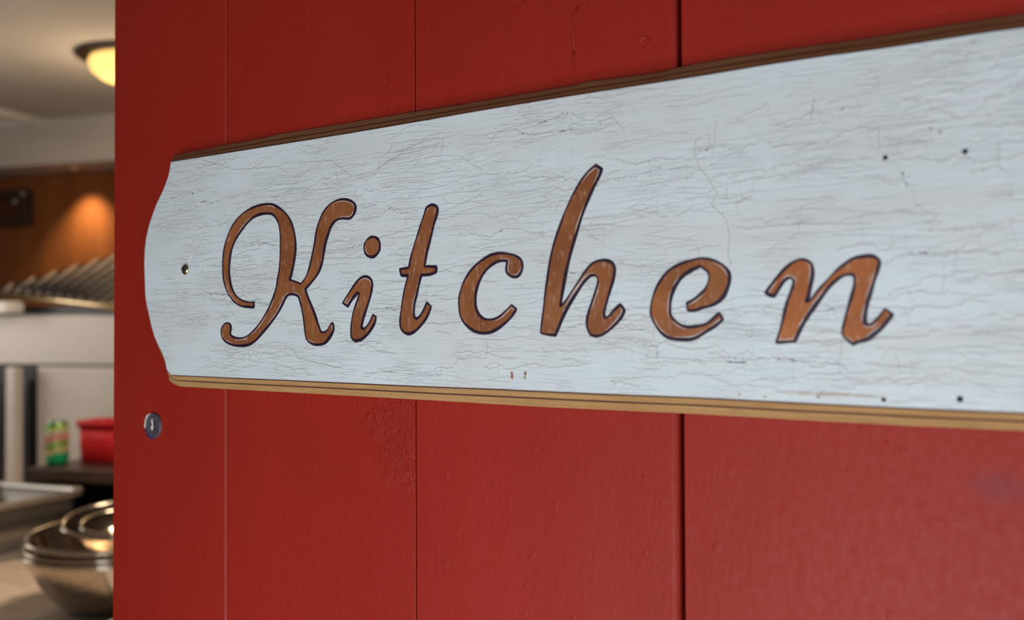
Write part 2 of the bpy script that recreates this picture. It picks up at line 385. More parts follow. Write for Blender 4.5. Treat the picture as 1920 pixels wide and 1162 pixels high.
def outline(t):
    """closed outline of the board at depth fraction t (0 front, 1 back), counter-clockwise list of (x, z)"""
    xa = xl0 + t*LSH
    xs = [xa + (XR-xa)*i/NX for i in range(NX+1)]
    top = [(x, tf(x)*(1-t) + tb_(x)*t) for x in xs]
    bot = [(x, bf(x)*(1-t) + bb(x)*t) for x in xs]
    L = []
    z0, z1 = bot[0][1], top[0][1]; fz0, fz1 = bf(xl0), tf(xl0)
    for p in reversed(LP[1:-1]):
        u = (p.z-fz0)/(fz1-fz0)
        L.append((p.x + t*LSH, z0 + (z1-z0)*u))
    # bottom-left corner rounding towards the back
    bl = [(bot[0][0] + t*.0015, bot[0][1] + t*.0012)] + bot[1:]
    out = L + top
    zr0, zr1 = bot[-1][1], top[-1][1]
    for x, z in reversed(L):
        u = (z-z0)/(z1-z0); out.append((XR + (xa-x), zr0 + (zr1-zr0)*u))
    out += list(reversed(bl))
    return out
sign = thing('kitchen_sign', 'white crackle-painted wooden sign reading Kitchen in brown script', 'sign', SIGN0)
def loft(name, ts, mat, caps=(True, True), **k):
    vs, fs = [], []; m = None
    for t in ts:
        o = outline(t); m = len(o); y = -T + t*(T-B0)
        vs += [Vector((x, y, z)) - SIGN0 for x, z in o]
    for a in range(len(ts)-1):
        for q in range(m): fs.append((a*m+q, a*m+(q+1) % m, (a+1)*m+(q+1) % m, (a+1)*m+q))
    def cap(a):
        pts = vs[a*m:(a+1)*m]
        for tri in tessellate_polygon([[Vector((p.x, p.z, 0)) for p in pts]]): fs.append(tuple(a*m+i for i in tri))
    if caps[0]: cap(0)
    if caps[1]: cap(len(ts)-1)
    return mesh(name, vs, fs, mat, sign, **k)
loft('painted_face', [0, .035], M_white, label='white crackled paint face')
loft('glue_line', [.036, .125], M_glue)
loft('plywood_layer', [.126, .45], M_ply)
loft('glue_line', [.451, .545], M_glue)
loft('plywood_layer', [.546, 1.0], M_ply)

# letters: outlines traced from the photograph, laid on the plane of the sign's face
def crop(pts, x0, y0, s): return [(x0 + x/s, y0 + y/s) for x, y in pts]
L_K = crop([(262,772),(260,806),(225,803),(190,800),(160,790),(130,765),(105,730),(85,690),(70,640),(63,580),(63,510),(70,440),(85,375),(110,310),(140,260),(180,215),(225,182),(275,160),(325,147),(375,147),(415,165),(460,200),(490,240),(510,290),(522,340),(528,400),(525,470),(515,530),(505,580),(490,632),(520,640),(545,650),(560,658),(590,620),(610,575),(625,520),(640,450),(652,390),(660,330),(675,270),(700,210),(730,165),(770,132),(820,115),(870,120),(900,138),(912,165),(905,200),(890,225),(870,238),(830,237),(795,245),(770,265),(750,300),(735,345),(720,390),(710,450),(700,510),(685,560),(665,600),(635,640),(590,690),(605,735),(625,785),(650,850),(670,910),(690,965),(715,965),(738,945),(752,915),(765,908),(772,935),(765,965),(745,1000),(715,1035),(680,1045),(640,1042),(605,1020),(592,985),(585,920),(575,850),(560,780),(545,735),(505,722),(470,735),(440,795),(410,850),(370,905),(320,965),(275,1015),(235,1042),(190,1052),(140,1050),(95,1035),(65,1010),(52,975),(55,940),(75,912),(95,906),(110,920),(113,945),(110,975),(125,995),(165,1005),(210,995),(250,965),(290,920),(330,860),(365,795),(390,730),(405,680),(415,620),(425,560),(430,480),(432,400),(430,330),(420,270),(400,230),(375,208),(335,205),(295,212),(255,232),(215,270),(180,315),(145,370),(120,430),(108,490),(103,550),(105,610),(115,670),(135,715),(165,750),(200,768),(235,774)], 400, 340, 3.417)
L_i = crop([(90,805),(110,770),(140,725),(170,680),(200,640),(230,618),(265,615),(295,635),(303,670),(297,720),(280,790),(260,850),(240,910),(228,960),(225,985),(240,995),(265,975),(290,935),(310,890),(330,905),(322,945),(295,995),(260,1040),(220,1070),(180,1078),(155,1060),(150,1020),(152,960),(162,890),(180,830),(200,775),(210,735),(195,732),(170,760),(145,795),(125,830)], 620, 360, 3.873)
L_dot = crop([(302+57*math.cos(a*math.pi/9)+6*math.sin(a*math.pi/9), 398-73*math.sin(a*math.pi/9)) for a in range(18)], 620, 360, 3.873)
L_t = crop([(715,100),(740,93),(770,105),(778,130),(770,170),(755,220),(735,300),(715,380),(700,440),(682,540),(768,542),(766,580),(720,598),(660,602),(645,660),(630,730),(612,800),(605,860),(608,905),(625,920),(650,900),(675,860),(700,803),(730,830),(715,875),(685,930),(640,985),(600,1018),(560,1028),(525,1010),(508,970),(508,910),(515,850),(525,780),(540,700),(555,640),(562,605),(515,605),(503,560),(570,548),(585,470),(605,400),(630,320),(655,240),(680,165),(695,120)], 620, 360, 3.873)
L_c = crop([(375,885),(402,908),(385,940),(350,980),(300,1020),(250,1045),(200,1050),(150,1035),(105,1000),(75,950),(67,890),(68,830),(85,770),(110,720),(145,670),(195,625),(255,590),(315,580),(375,588),(420,608),(440,645),(432,690),(410,715),(380,718),(352,700),(345,670),(352,625),(310,625),(270,640),(225,680),(190,735),(170,790),(162,850),(168,910),(190,950),(225,970),(270,968),(310,948),(345,915)], 840, 290, 3.142)
L_h = crop([(870,62),(905,85),(890,130),(855,200),(820,280),(790,360),(765,440),(740,520),(715,610),(695,700),(680,780),(668,850),(662,895),(695,860),(740,790),(790,715),(835,655),(875,628),(925,622),(965,635),(983,670),(975,730),(955,800),(935,870),(920,930),(925,962),(950,950),(980,915),(1015,882),(1040,912),(1025,950),(985,1000),(930,1048),(880,1068),(840,1060),(822,1020),(820,970),(835,910),(855,850),(875,790),(885,740),(872,712),(840,712),(805,745),(760,810),(715,880),(680,950),(655,1010),(632,1062),(590,1060),(548,1050),(555,980),(565,900),(575,810),(590,710),(605,610),(630,510),(660,420),(690,340),(730,250),(780,160),(825,100)], 840, 290, 3.142)
L_e = crop([(548,650),(600,620),(660,575),(715,520),(750,450),(758,380),(735,340),(672,298),(610,325),(540,365),(480,420),(430,500),(400,580),(388,670),(392,760),(430,810),(480,850),(545,872),(640,868),(730,845),(800,790),(852,740),(888,800),(820,860),(740,910),(670,955),(590,988),(500,990),(410,985),(340,955),(280,900),(235,830),(205,750),(212,650),(235,560),(270,480),(340,375),(410,315),(490,275),(580,245),(670,225),(760,232),(850,265),(910,310),(945,365),(948,440),(920,530),(880,600),(800,660),(700,690),(610,718),(553,718)], 1180, 440, 5.054)
L_n = crop([(80,550),(130,480),(200,390),(270,315),(340,260),(410,235),(470,245),(512,275),(525,320),(520,400),(500,500),(485,575),(465,630),(500,625),(540,575),(600,500),(680,415),(750,340),(820,285),(890,235),(970,210),(1090,202),(1150,240),(1155,270),(1140,340),(1110,430),(1080,530),(1050,620),(1030,710),(1018,790),(1022,840),(1060,855),(1110,825),(1160,770),(1210,700),(1280,755),(1230,820),(1170,890),(1100,945),(1040,990),(970,1010),(905,1035),(860,1000),(810,950),(812,890),(835,790),(860,700),(890,600),(915,510),(925,430),(915,380),(870,375),(810,390),(740,435),(670,505),(600,600),(540,680),(480,770),(430,850),(390,930),(355,1010),(280,1015),(180,1020),(210,930),(240,820),(265,710),(290,620),(320,540),(345,460),(340,420),(300,408),(250,440),(205,510),(160,580),(120,570)], 1420, 440, 5.054)
def smooth_closed(P):
    out = []; n = len(P)
    for i in range(n):
        p0, p1, p2, p3 = P[i-1], P[i], P[(i+1) % n], P[(i+2) % n]
        def ang(a, b, c):
            u = Vector((b[0]-a[0], b[1]-a[1])); v = Vector((c[0]-b[0], c[1]-b[1])); return u.angle(v, 0)
        t1 = .0 if ang(p0, p1, p2) > .95 else .5
        t2 = .0 if ang(p1, p2, p3) > .95 else .5
        out.append(p1)
        for s in (.34, .67):
            h00, h10, h01, h11 = 2*s**3-3*s**2+1, s**3-2*s**2+s, -2*s**3+3*s**2, s**3-s**2
            out.append(tuple(h00*p1[k] + h10*t1*(p2[k]-p0[k]) + h01*p2[k] + h11*t2*(p3[k]-p1[k]) for k in (0, 1)))
    return out
FACE = -T
def ribbon(name, loops, mat, parent, ys, org):
    """loops: list of (points, width list, closed); flat-topped strips standing ys off the face"""
    vs, fs = [], []
    for pts, wds, closed in loops:
        n = len(pts); base = len(vs)
        for i, p in enumerate(pts):
            a = pts[i-1] if (closed or i > 0) else p; b = pts[(i+1) % n] if (closed or i < n-1) else p
            t = (b-a)
            if t.length < 1e-9: t = Vector((1, 0))
            t.normalize(); nn = Vector((-t.y, t.x)); h = wds[i]*.5
            for q, yy in ((-1, FACE-.00002), (-.75, FACE-ys), (.75, FACE-ys), (1, FACE-.00002)):
                c = p + nn*h*q; vs.append(Vector((c.x, yy, c.y)) - org)
        for i in range(n if closed else n-1):
            j = (i+1) % n
            for q in range(3): fs.append((base+i*4+q, base+j*4+q, base+j*4+q+1, base+i*4+q+1))
    return mesh(name, vs, fs, mat, parent)
def inside(poly, p):
    c = False; n = len(poly)
    for i in range(n):
        a, b = poly[i], poly[i-1]
        if (a.y > p.y) != (b.y > p.y) and p.x < (b.x-a.x)*(p.y-a.y)/(b.y-a.y) + a.x: c = not c
    return c
lr = random.Random(3)
def letter(polys, label, mat=None):
    lo = None; loops, pale = [], []; vs, fs = [], []
    for P in polys:
        Q = smooth_closed(P)
        W = [Vector((on_y(a, b, FACE).x, on_y(a, b, FACE).z)) for a, b in Q]
        n = len(W); b0 = len(vs)
        vs += [Vector((p.x, FACE-.00024, p.y)) - SIGN0 for p in W]
        for tri in tessellate_polygon([[Vector((p.x, p.y, 0)) for p in W]]): fs.append(tuple(b0+i for i in tri))
        ph = [lr.uniform(0, 6.28) for _ in range(3)]
        wds = []
        for i in range(n):
            p = W[i]; t = (W[(i+1) % n]-W[i-1]); nn = Vector((t.y, -t.x)).normalized()
            if inside(W, p+nn*.0006): nn = -nn
            heavy = .35*max(0, nn.dot(Vector((.75, -.66))))            # heavier strokes low and right
            wds.append(.00150*(1 + heavy + .22*math.sin(i*.23+ph[0]) + .16*math.sin(i*.71+ph[1])))
        loops.append((W, wds, True))
        # slivers of unpainted white just inside the ink
        i = 0
        while i < n:
            ln = lr.randint(4, 14)
            if lr.random() < .42:
                seg, sw = [], []
                for q in range(i, min(n, i+ln)):
                    p = W[q]; t = (W[(q+1) % n]-W[q-1]); nn = Vector((t.y, -t.x)).normalized()
                    if not inside(W, p+nn*.0006): nn = -nn
                    seg.append(p + nn*(.00105+.0002*lr.random())); u = (q-i)/max(1, ln-1)
                    sw.append(.00012 + .00055*math.sin(math.pi*min(1, u))*lr.uniform(.4, 1))
                if len(seg) > 2: pale.append((seg, sw, False))
            i += ln
    o = mesh('letter', vs, fs, mat or M_letter, sign, label=label)
    ribbon('ink_outline', loops, M_ink, o, .00042, SIGN0)
    if pale: ribbon('bare_sliver', pale, M_bare_glint, o, .00033, SIGN0)['kind'] = 'stuff'
    return o
letter([L_K], 'brown script capital K with dark outline')
letter([L_i, L_dot], 'brown script letter i with its dot')
letter([L_t], 'brown script letter t')
letter([L_c], 'brown script letter c')
letter([L_h], 'tall brown script letter h')
letter([L_e], 'brown script letter e', M_letter_e)
letter([L_n], 'brown script letter n, orange towards its right stem', M_letter_n)

# crackle: thin lifted lips of paint along wandering cracks
def crackle():
    loops, lips = [], []
    x0, x1 = xmin+.006, XR-.01
    def zrange(x): return (bf(max(x, xl0))+.003, tf(max(x, xl0))-.003)
    r = random.Random(21)
    def ok(x, z):
        a, b = zrange(x)
        if not a < z < b: return False
        if x < xl0 + .004:
            u = (z-bf(xl0))/(tf(xl0)-bf(xl0)); return x > xl0 - .020*math.sin(math.pi*u) + .004
        return True
    def walk(x, z, L, slope, jog, wmax):
        pts = [Vector((x, z))]; d = 0; st = .0014
        while d < L:
            x += st*r.uniform(.6, 1.4); z += st*slope + r.gauss(0, .00028)
            if r.random() < jog: z += r.choice((-1, 1))*r.uniform(.0006, .0022)
            if not ok(x, z): break
            pts.append(Vector((x, z))); d += st
        if len(pts) > 3:
            n = len(pts); loops.append((pts, [.00008 + wmax*(.45+.55*r.random())*math.sin(math.pi*(.08+.84*i/(n-1)))**.6 for i in range(n)], False))
        return pts
    def vert(p, L):
        pts = [p.copy()]; x, z = p; s = r.choice((-1, 1)); d = 0
        while d < L:
            z += s*.0011; x += r.gauss(0, .00030)
            if not ok(x, z): break
            pts.append(Vector((x, z))); d += .0011
        if len(pts) > 2:
            n = len(pts); loops.append((pts, [.00008+.00026*(.5+.5*r.random()) for i in range(n)], False))
    for k in range(300):
        x = r.uniform(x0, x1); a, b = zrange(x); z = r.uniform(a, b)
        rise = (z-a)/(b-a)
        p = walk(x, z, r.choice((.010, .016, .026, .045, .07)), r.gauss(.02+.10*rise*rise, .05), .16, .00034)
        if r.random() < .50: vert(p[-1], r.uniform(.003, .011))
        if r.random() < .22: vert(p[len(p)//2], r.uniform(.003, .014))
    # the longest cracks of the photograph
    for pts in [[(1305, 262), (1302, 285), (1310, 312), (1325, 330), (1345, 362), (1335, 385), (1362, 410), (1368, 440), (1366, 478), (1370, 500)],
                [(1370, 424), (1400, 428), (1440, 424), (1500, 420), (1560, 420), (1635, 418)],
                [(1450, 275), (1452, 330), (1415, 338), (1408, 368), (1380, 380)],
                [(1680, 300), (1690, 330), (1705, 350), (1716, 380), (1740, 398), (1760, 405), (1738, 420), (1745, 432), (1800, 430), (1880, 424)],
                [(1590, 195), (1580, 205), (1520, 225), (1390, 262)], [(1780, 190), (1690, 187), (1680, 205), (1660, 232)], [(1700, 442), (1700, 474), (1740, 478)],
                [(560, 505), (480, 515), (463, 512), (462, 540), (452, 565)], [(680, 410), (750, 385), (820, 368), (900, 345)], [(640, 470), (700, 450), (760, 430), (850, 405)],
                [(490, 410), (500, 440), (492, 470), (498, 500)], [(1150, 225), (1168, 240), (1172, 262), (1166, 280)], [(1210, 668), (1260, 672), (1330, 676), (1400, 680), (1396, 705)],
                [(1450, 672), (1530, 678), (1580, 684), (1590, 700), (1640, 695)], [(1780, 645), (1782, 690), (1830, 700)], [(640, 690), (560, 672), (545, 650)], [(560, 305), (620, 300), (660, 330), (700, 322), (780, 270)],
                [(870, 300), (905, 320), (900, 345)], [(700, 372), (690, 340), (660, 330)], [(395, 560), (440, 565), (520, 570)], [(380, 300), (440, 318), (520, 312)], [(900, 470), (980, 450), (1040, 446)]]:
        P = [Vector((on_y(a, b, FACE).x, on_y(a, b, FACE).z)) for a, b in pts]; Q = []
        for a, b in zip(P, P[1:]):
            m = max(2, int((b-a).length/.0014))
            for i in range(m): Q.append(a.lerp(b, i/m) + Vector((r.gauss(0, .00022), r.gauss(0, .00028))))
        Q.append(P[-1]); n = len(Q); loops.append((Q, [.00016+.00034*(.4+.6*r.random()) for i in range(n)], False))
    for pts, wds, _ in loops:
        if r.random() < .75:
            off = r.uniform(.0003, .0005); s = r.choice((-1, -1, 1))
            lips.append(([p + Vector((off*.3, off*s)) for p in pts], [w_*1.5 + .0001 for w_ in wds], False))
    ribbon('crack_lines', loops, M_crack, sign, .00005, SIGN0)['kind'] = 'stuff'
    ribbon('paint_lips', lips, M_white, sign, .00018, SIGN0)['kind'] = 'stuff'
crackle()

# holes, spots and the screw on the sign
for x, y, r_ in [(1660, 295.5, 4.0), (1809.5, 284, 4.4), (1657, 749, 3.6), (1800, 748, 5.0), (1693, 325, 1.8)]:
    c = on_y(x, y, FACE); rr = r_*(c-CAM).dot(c_fwd)/FPX
    lathe('nail_hole', [(rr*1.25, -.00002), (rr*1.1, .00016), (rr*.95, .00010), (.00005, .00008)], M_hole, sign, 20, c - SIGN0, RX)
M_spot = plain('brown_paint_spot', (.34, .16, .11), .5, scale=300)
for x, y, wx, hz in [(960, 703, 3.2, 8), (985, 700, 2.4, 5), (984, 708, 2, 3), (1387, 739, 2, 2), (1435, 744, 2, 2), (1535, 744, 3, 2.5), (1745, 242, 3, 2), (1763, 247, 2.5, 3), (1826, 80, 2.5, 2.5)]:
    c = on_y(x, y, FACE); s_ = (c-CAM).dot(c_fwd)/FPX
    vs = [Vector((0, -.00022, 0))] + [Vector((math.cos(a*.5236)*wx*s_*1.2*lr.uniform(.6, 1.2), -.00012, math.sin(a*.5236)*hz*s_*lr.uniform(.7, 1.2))) for a in range(12)]
    mesh('paint_spot', [v + c - SIGN0 for v in vs], [(0, 1+a, 1+(a+1) % 12) for a in range(12)], M_spot, sign)
M_rub = plain('worn_tan_rub', (.52, .40, .31), .6, scale=200)
for (xa, ya, xb, yb, wd_) in [(1450, 733, 1640, 741, .0013), (1530, 739, 1655, 745, .0009), (1460, 738, 1560, 741, .0006), (1680, 744, 1760, 750, .0005)]:
    a, b = on_y(xa, ya, FACE), on_y(xb, yb, FACE); n = 26
    pts = [Vector((a.x, a.z)).lerp(Vector((b.x, b.z)), i/(n-1)) + Vector((0, lr.gauss(0, .00018))) for i in range(n)]
    ribbon('worn_streak', [(pts, [wd_*lr.uniform(.25, 1)*math.sin(math.pi*(.05+.9*i/(n-1))) for i in range(n)], False)], M_rub, sign, .00006, SIGN0)
c = on_y(348, 505, FACE)
ss = thing('sign_screw', 'small brass cross-head screw holding the left end of the sign', 'screw', c)
lathe('screw_head', [(.0040, -.0002), (.0041, .0004), (.0034, .0012), (.0018, .0017), (.0001, .0018)], M_brass, ss, 32, (0, 0, 0), RX)
for an in (20, 110):
    m = Matrix.Rotation(R(an), 3, 'Y')
    vs, fs = boxvf(-.0027, .0027, -.00195, -.0010, -.0005, .0005); mesh('cross_slot', [m @ Vector(v) for v in vs], fs, M_hole, ss)
tube('scratch_mark', [on_y(353, 492, FACE)-c, on_y(357, 484, FACE)-c, on_y(360, 478, FACE)-c], [.0003, .0005, .0002], M_whitep, ss)

# ------------------------------------------------------------------ kitchen: ceiling lamp and vent
pl = on_z(258, 104, CE)
la, lb = ab(pl)
lamp = thing('ceiling_lamp', 'glowing warm round ceiling lamp with a dark base ring', 'lamp', (pl.x, pl.y, CE), KR)
lathe('base_plate', [(.001, 0), (.215, 0), (.218, -.010), (.205, -.018), (.001, -.018)], M_dwood, lamp, 48)
lathe('glass_dome', [(.165, -.018), (.172, -.035), (.160, -.065), (.125, -.092), (.07, -.108), (.001, -.112)], emit('warm_lamp_glass', (1.0, .64, .20), 1.15), lamp, 48)
pt = bpy.data.lights.new('lamp_light', 'POINT'); pt.energy = 6; pt.color = (1, .74, .45); pt.shadow_soft_size = .12
po = bpy.data.objects.new('lamp_light', pt); COL.objects.link(po); po.location = (pl.x, pl.y, CE-.32)
pv = on_z(84, 223, CE); va, vb = ab(pv)
vent = kroot('ceiling_vent', va, vb, CE, 'white framed ceiling vent near the soffit', 'vent')
for (x0, x1, y0, y1) in [(-.055, 0, -1.0, 0), (-.60, -.545, -1.0, 0), (-.545, -.055, -.055, 0), (-.545, -.055, -1.0, -.945)]:
    box('frame', x0, x1, y0, y1, -.035, 0, M_whitep, vent, .003)
for i in range(9): box('slat', -.545, -.055, -.90+.1*i, -.83+.1*i, -.010, -.002, M_whitep, vent, .002)

# recessed spot in the underside of the soffit, throwing a scallop on the back wall
wa, wz = ab_b(172, 330, BACK)
dl = kroot('recessed_spotlight', wa, BACK-.13, sz, 'small recessed brass spotlight under the soffit', 'lamp')
lathe('trim_ring', [(.030, .0), (.042, 0), (.044, -.004), (.040, -.007), (.030, -.004)], M_brass, dl, 32)
lathe('bulb', [(.030, -.002), (.020, -.003), (.001, -.004)], emit('spot_bulb', (1.0, .75, .42), 0.25), dl, 32)
sl = bpy.data.lights.new('spot_light', 'SPOT'); sl.energy = 26; sl.color = (1, .80, .54); sl.shadow_soft_size = .02; sl.spot_size = R(96); sl.spot_blend = .9
so = bpy.data.objects.new('spot_light', sl); COL.objects.link(so); so.location = K(wa, BACK-.13, sz-.012)
so.rotation_euler = (KB*.10 + Vector((0, 0, -1))).to_track_quat('-Z', 'Y').to_euler()

# dark framed board on the back wall
a0, z0 = ab_b(-90, 430, BACK); a1, z1 = ab_b(64, 356, BACK)
fr = kroot('picture_frame', (a0+a1)/2, BACK, z0, 'dark wooden frame hanging on the orange back wall', 'frame')
W2, H2 = (a1-a0)/2, z1-z0
box('panel', -W2+.04, W2-.04, -.02, -.001, .03, H2-.03, plain('reddish_panel', (.10, .022, .012), .4), fr)
for (x0, x1, zz0, zz1) in [(-W2, -W2+.06, 0, H2), (W2-.07, W2, 0, H2), (-W2+.06, W2-.07, 0, .05), (-W2+.06, W2-.07, H2-.05, H2)]:
    box('frame_bar', x0, x1, -.05, -.001, zz0, zz1, M_dwood, fr, .004)
for px_, py_ in [(30, 378), (44, 364)]:
    aa, zz = ab_b(px_, py_, BACK-.05)
    lathe('hook', [(.001, .0), (.016, 0), (.018, .01), (.012, .02), (.001, .022)], M_steel_d, fr, 20, (aa-(a0+a1)/2, -.05, zz-z0), RX)

# ------------------------------------------------------------------ kitchen: hood, splashback, posts
HB = 3.05
def hp(px, py, b): a, z = ab_b(px, py, b); return Vector((a, b, z))
hl, hr = hp(-40, 546, HB), hp(430, 600, HB)
hood = kroot('range_hood', hl.x, HB, hr.z, 'steel range hood with a sloping ribbed panel and brass lip', 'hood')
def hloc(v): return v - Vector((hl.x, HB, hr.z))
tl, tr = hp(20, 534, HB+.02), hp(430, 418, HB+.45)
def slope_pt(u, v): return hloc(hl.lerp(hr, u).lerp(tl.lerp(tr, u), v))
up = (tr-hr).normalized()
vs = [slope_pt(0, 0), slope_pt(1, 0), slope_pt(1, 1), slope_pt(0, 1)]; vs += [v + Vector((0, .012, -.004)) for v in vs]
mesh('sloping_panel', vs, [(0, 1, 2, 3), (4, 5, 6, 7), (0, 1, 5, 4), (1, 2, 6, 5), (2, 3, 7, 6), (3, 0, 4, 7)], M_black, hood)
nr = 23
hipd = slope_pt(1, 1) - slope_pt(0, 1)
rdir = Vector((.13, .45, .27))                   # the ribs run up the slope
for i in range(nr):
    p = slope_pt((i+.5)/nr, 0.0)
    # where the rib meets the upper edge of the panel
    e0, e1 = slope_pt(0, 1), slope_pt(1, 1)
    q = slope_pt(min(1, (i+.5)/nr + .13), 1.0) if False else None
    # intersect in the (a, z) projection
    d = Vector((rdir.x, rdir.z)); e = Vector((e1.x-e0.x, e1.z-e0.z)); s0 = Vector((e0.x-p.x, e0.z-p.z))
    den = d.x*e.y - d.y*e.x; tt = (s0.x*e.y - s0.y*e.x)/den; uu = (s0.x*d.y - s0.y*d.x)/den
    if tt <= .02 or uu > 1.02: continue
    q = e0.lerp(e1, uu)
    o = tube('rib', [p + Vector((0, -.004, 0)), p.lerp(q, .5) + Vector((0, -.004, 0)), q + Vector((0, -.004, 0))], .0072, M_rib, hood, 8)
tube('brass_lip', [hloc(hl)+Vector((0, -.012, 0)), hloc(hl.lerp(hr, .5))+Vector((0, -.012, 0)), hloc(hr)+Vector((0, -.012, 0))], .012, M_brass, hood, 10)
bz1 = ab_b(106, 590, HB)[1]; bz0 = ab_b(106, 684, HB)[1]
ar = ab_b(430, 600, HB)[0]; al = ab_b(-260, 600, HB)[0]
box('front_band', al-hl.x, ar-hl.x, .012, .05, bz0-hr.z, bz1-hr.z, M_satin, hood, .004)
box('upper_band', al-hl.x, ar-hl.x, .03, BACK-HB-.01, bz1-hr.z+.0005, bz1-hr.z+.03, M_black, hood)
da = ab_b(300, 600, HB)[0]-hl.x
box('duct', da+.30, ar-hl.x-.02, .40, .85, bz1-hr.z+.03, CE-hr.z-.005, M_satin, hood, .004)
vs = [slope_pt(1, 0), slope_pt(1, 1), slope_pt(1, 0) + Vector((0, .5, 0))]; vs += [v + Vector((.012, 0, 0)) for v in vs]
mesh('end_panel', vs, [(0, 1, 2), (3, 4, 5), (0, 1, 4, 3), (1, 2, 5, 4), (2, 0, 3, 5)], M_satin, hood)
a0, zt = ab_b(-120, 567, HB-.05); a1, zb = ab_b(28, 587, HB-.05)
tl_ = kroot('strip_light', (a0+a1)/2, HB-.04, zb, 'white strip light housing on the hood lip', 'light')
box('housing', -(a1-a0)/2, (a1-a0)/2, -.05, .03, 0, (zt-zb), M_whitep, tl_, .006)
box('end_cap', (a1-a0)/2-.004, (a1-a0)/2+.006, -.045, .025, .003, (zt-zb)-.003, M_whitep, tl_, .003)

SB = 3.02
a0, z1 = ab_b(70, 690, SB); a1 = ab_b(430, 690, SB)[0]
spl = kbox('steel_splashback', a0, a1, SB, SB+.02, .905, bz0-.004, M_satin, .003)
tag(spl, 'bare steel splashback panel behind the green can and red tub', 'panel')
PB = 2.96
a0, _ = ab_b(17, 800, PB); a1, _ = ab_b(37, 800, PB)
post = kroot('steel_post', (a0+a1)/2, PB, .905, 'slim steel upright left of the green can', 'post')
box('upright', -(a1-a0)/2, (a1-a0)/2, -.02, .02, 0, bz0-.905-.004, M_satin, post, .008)
box('foot', -(a1-a0)/2-.01, (a1-a0)/2+.01, -.03, .03, 0, .012, M_steel_d, post, .003)
a0, _ = ab_b(-140, 800, 3.06); a1, _ = ab_b(69, 800, 3.06)
ov = kroot('black_gap_box', (a0+a1)/2, 3.06, .905, 'black box filling the shaded gap behind the steel upright', 'oven')  # black box put in for the shade between upright and splashback
hw = (a1-a0)/2
box('gap_box_body', -hw, hw, 0, .45, 0, bz0-.905-.006, M_black, ov, .006)
box('gap_box_front', -hw+.02, hw-.02, -.012, 0, .03, bz0-.905-.05, M_black, ov, .004)

# ------------------------------------------------------------------ kitchen: counter, riser shelf
CT = .90
ctop = kbox('worktop', -4.2, -.62, 1.22, 3.60, CT-.04, CT, M_counter, .004)
tag(ctop, 'worn wooden worktop under the bowls', 'worktop')
cab = kroot('base_cabinet', -2.3, 2.45, 0, 'dark base cabinet carrying the worktop', 'cabinet')
box('carcass', -1.7, 1.5, -1.0, 1.0, .002, CT-.042, M_dwood, cab, .003)
for i in range(4):
    d = box('door', -1.66+.79*i, -.91+.79*i, -1.02, -1.001, .08, CT-.08, M_dwood, cab, .004)
    tube('handle', [(-1.02+.79*i, -1.04, .60), (-1.02+.79*i, -1.04, .72)], .006, M_steel, d)
SHB = 2.52
szt = on_b(106, 876, SHB).z
a0 = ab_b(64, 876, SHB)[0]; a1 = ab_b(420, 876, SHB)[0]
shelf = kroot('riser_shelf', (a0+a1)/2, SHB, CT, 'dark brown riser shelf under the green can and red tub', 'shelf')
hw = (a1-a0)/2
box('shelf_board', -hw, hw, -.03, .30, szt-CT-.035, szt-CT, M_dwood, shelf, .004)
box('back_panel', -hw, hw, .27, .29, .001, szt-CT-.036, M_black, shelf)
for s in (-1, 1): box('side_panel', s*(hw-.012)-.01, s*(hw-.012)+.01, 0, .268, .001, szt-CT-.036, M_black, shelf)

def can_label():
    n = N('printed_can'); sep = n.n('ShaderNodeSeparateXYZ'); n.set(sep, 0, n.map())
    z = n.math('ADD', sep.outputs[2], n.math('MULTIPLY', n.math('SUBTRACT', n.noise(n.map(), 26, 2), .5), .035))
    z = n.math('ADD', z, n.math('MULTIPLY', sep.outputs[0], -.35))
    col = n.ramp(n.math('MULTIPLY', z, 1/.122), [(0.0, (.01, .36, .12)), (.20, (.01, .40, .14)), (.24, (.55, .46, .28)), (.34, (.45, .50, .14)), (.38, (.05, .22, .03)), (.48, (.40, .50, .15)), (.52, (.58, .20, .16)), (.68, (.60, .30, .24)), (.74, (.58, .58, .34)), (.84, (.32, .48, .07)), (.9, (.03, .20, .03))])
    return n.out(col, .3, None, .3)
ca, cz = ab_b(107, 872, SHB+.06)
can = kroot('drink_can', ca, SHB+.06, szt, 'green printed drink can on the riser shelf', 'can')
Rc = .0325
lathe('can_body', [(.001, .004), (.024, .002), (.027, 0), (.0305, .008), (Rc, .014), (Rc, .108), (.0295, .116), (.0268, .121)], can_label(), can, 40)
lathe('lid', [(.0268, .120), (.0276, .1235), (.0262, .1245), (.0250, .120), (.001, .120)], M_bright, can, 40)
ra, _ = ab_b(141, 860, SHB+.10)
tub = kroot('red_tub', ra+.083, SHB+.165, szt, 'bright red plastic tub beside the green can', 'tub')
def rrect(hx, hy, r, n=5):
    out = []
    for cx, cy, a0_ in ((hx-r, hy-r, 0), (-hx+r, hy-r, 90), (-hx+r, -hy+r, 180), (hx-r, -hy+r, 270)):
        for q in range(n+1): a = R(a0_+90*q/n); out.append((cx+r*math.cos(a), cy+r*math.sin(a)))
    return out
def rloft(name, secs, mat, parent, capb=True, capt=False, **k):
    vs, fs = [], []; m = None
    for hx, hy, r, z in secs:
        o = rrect(hx, hy, r); m = len(o); vs += [(x, y, z) for x, y in o]
    for a in range(len(secs)-1):
        for q in range(m): fs.append((a*m+q, a*m+(q+1) % m, (a+1)*m+(q+1) % m, (a+1)*m+q))
    if capb: fs.append(tuple(range(m)))
    if capt: fs.append(tuple(range((len(secs)-1)*m, len(secs)*m)))
    return mesh(name, vs, fs, mat, parent, True, **k)
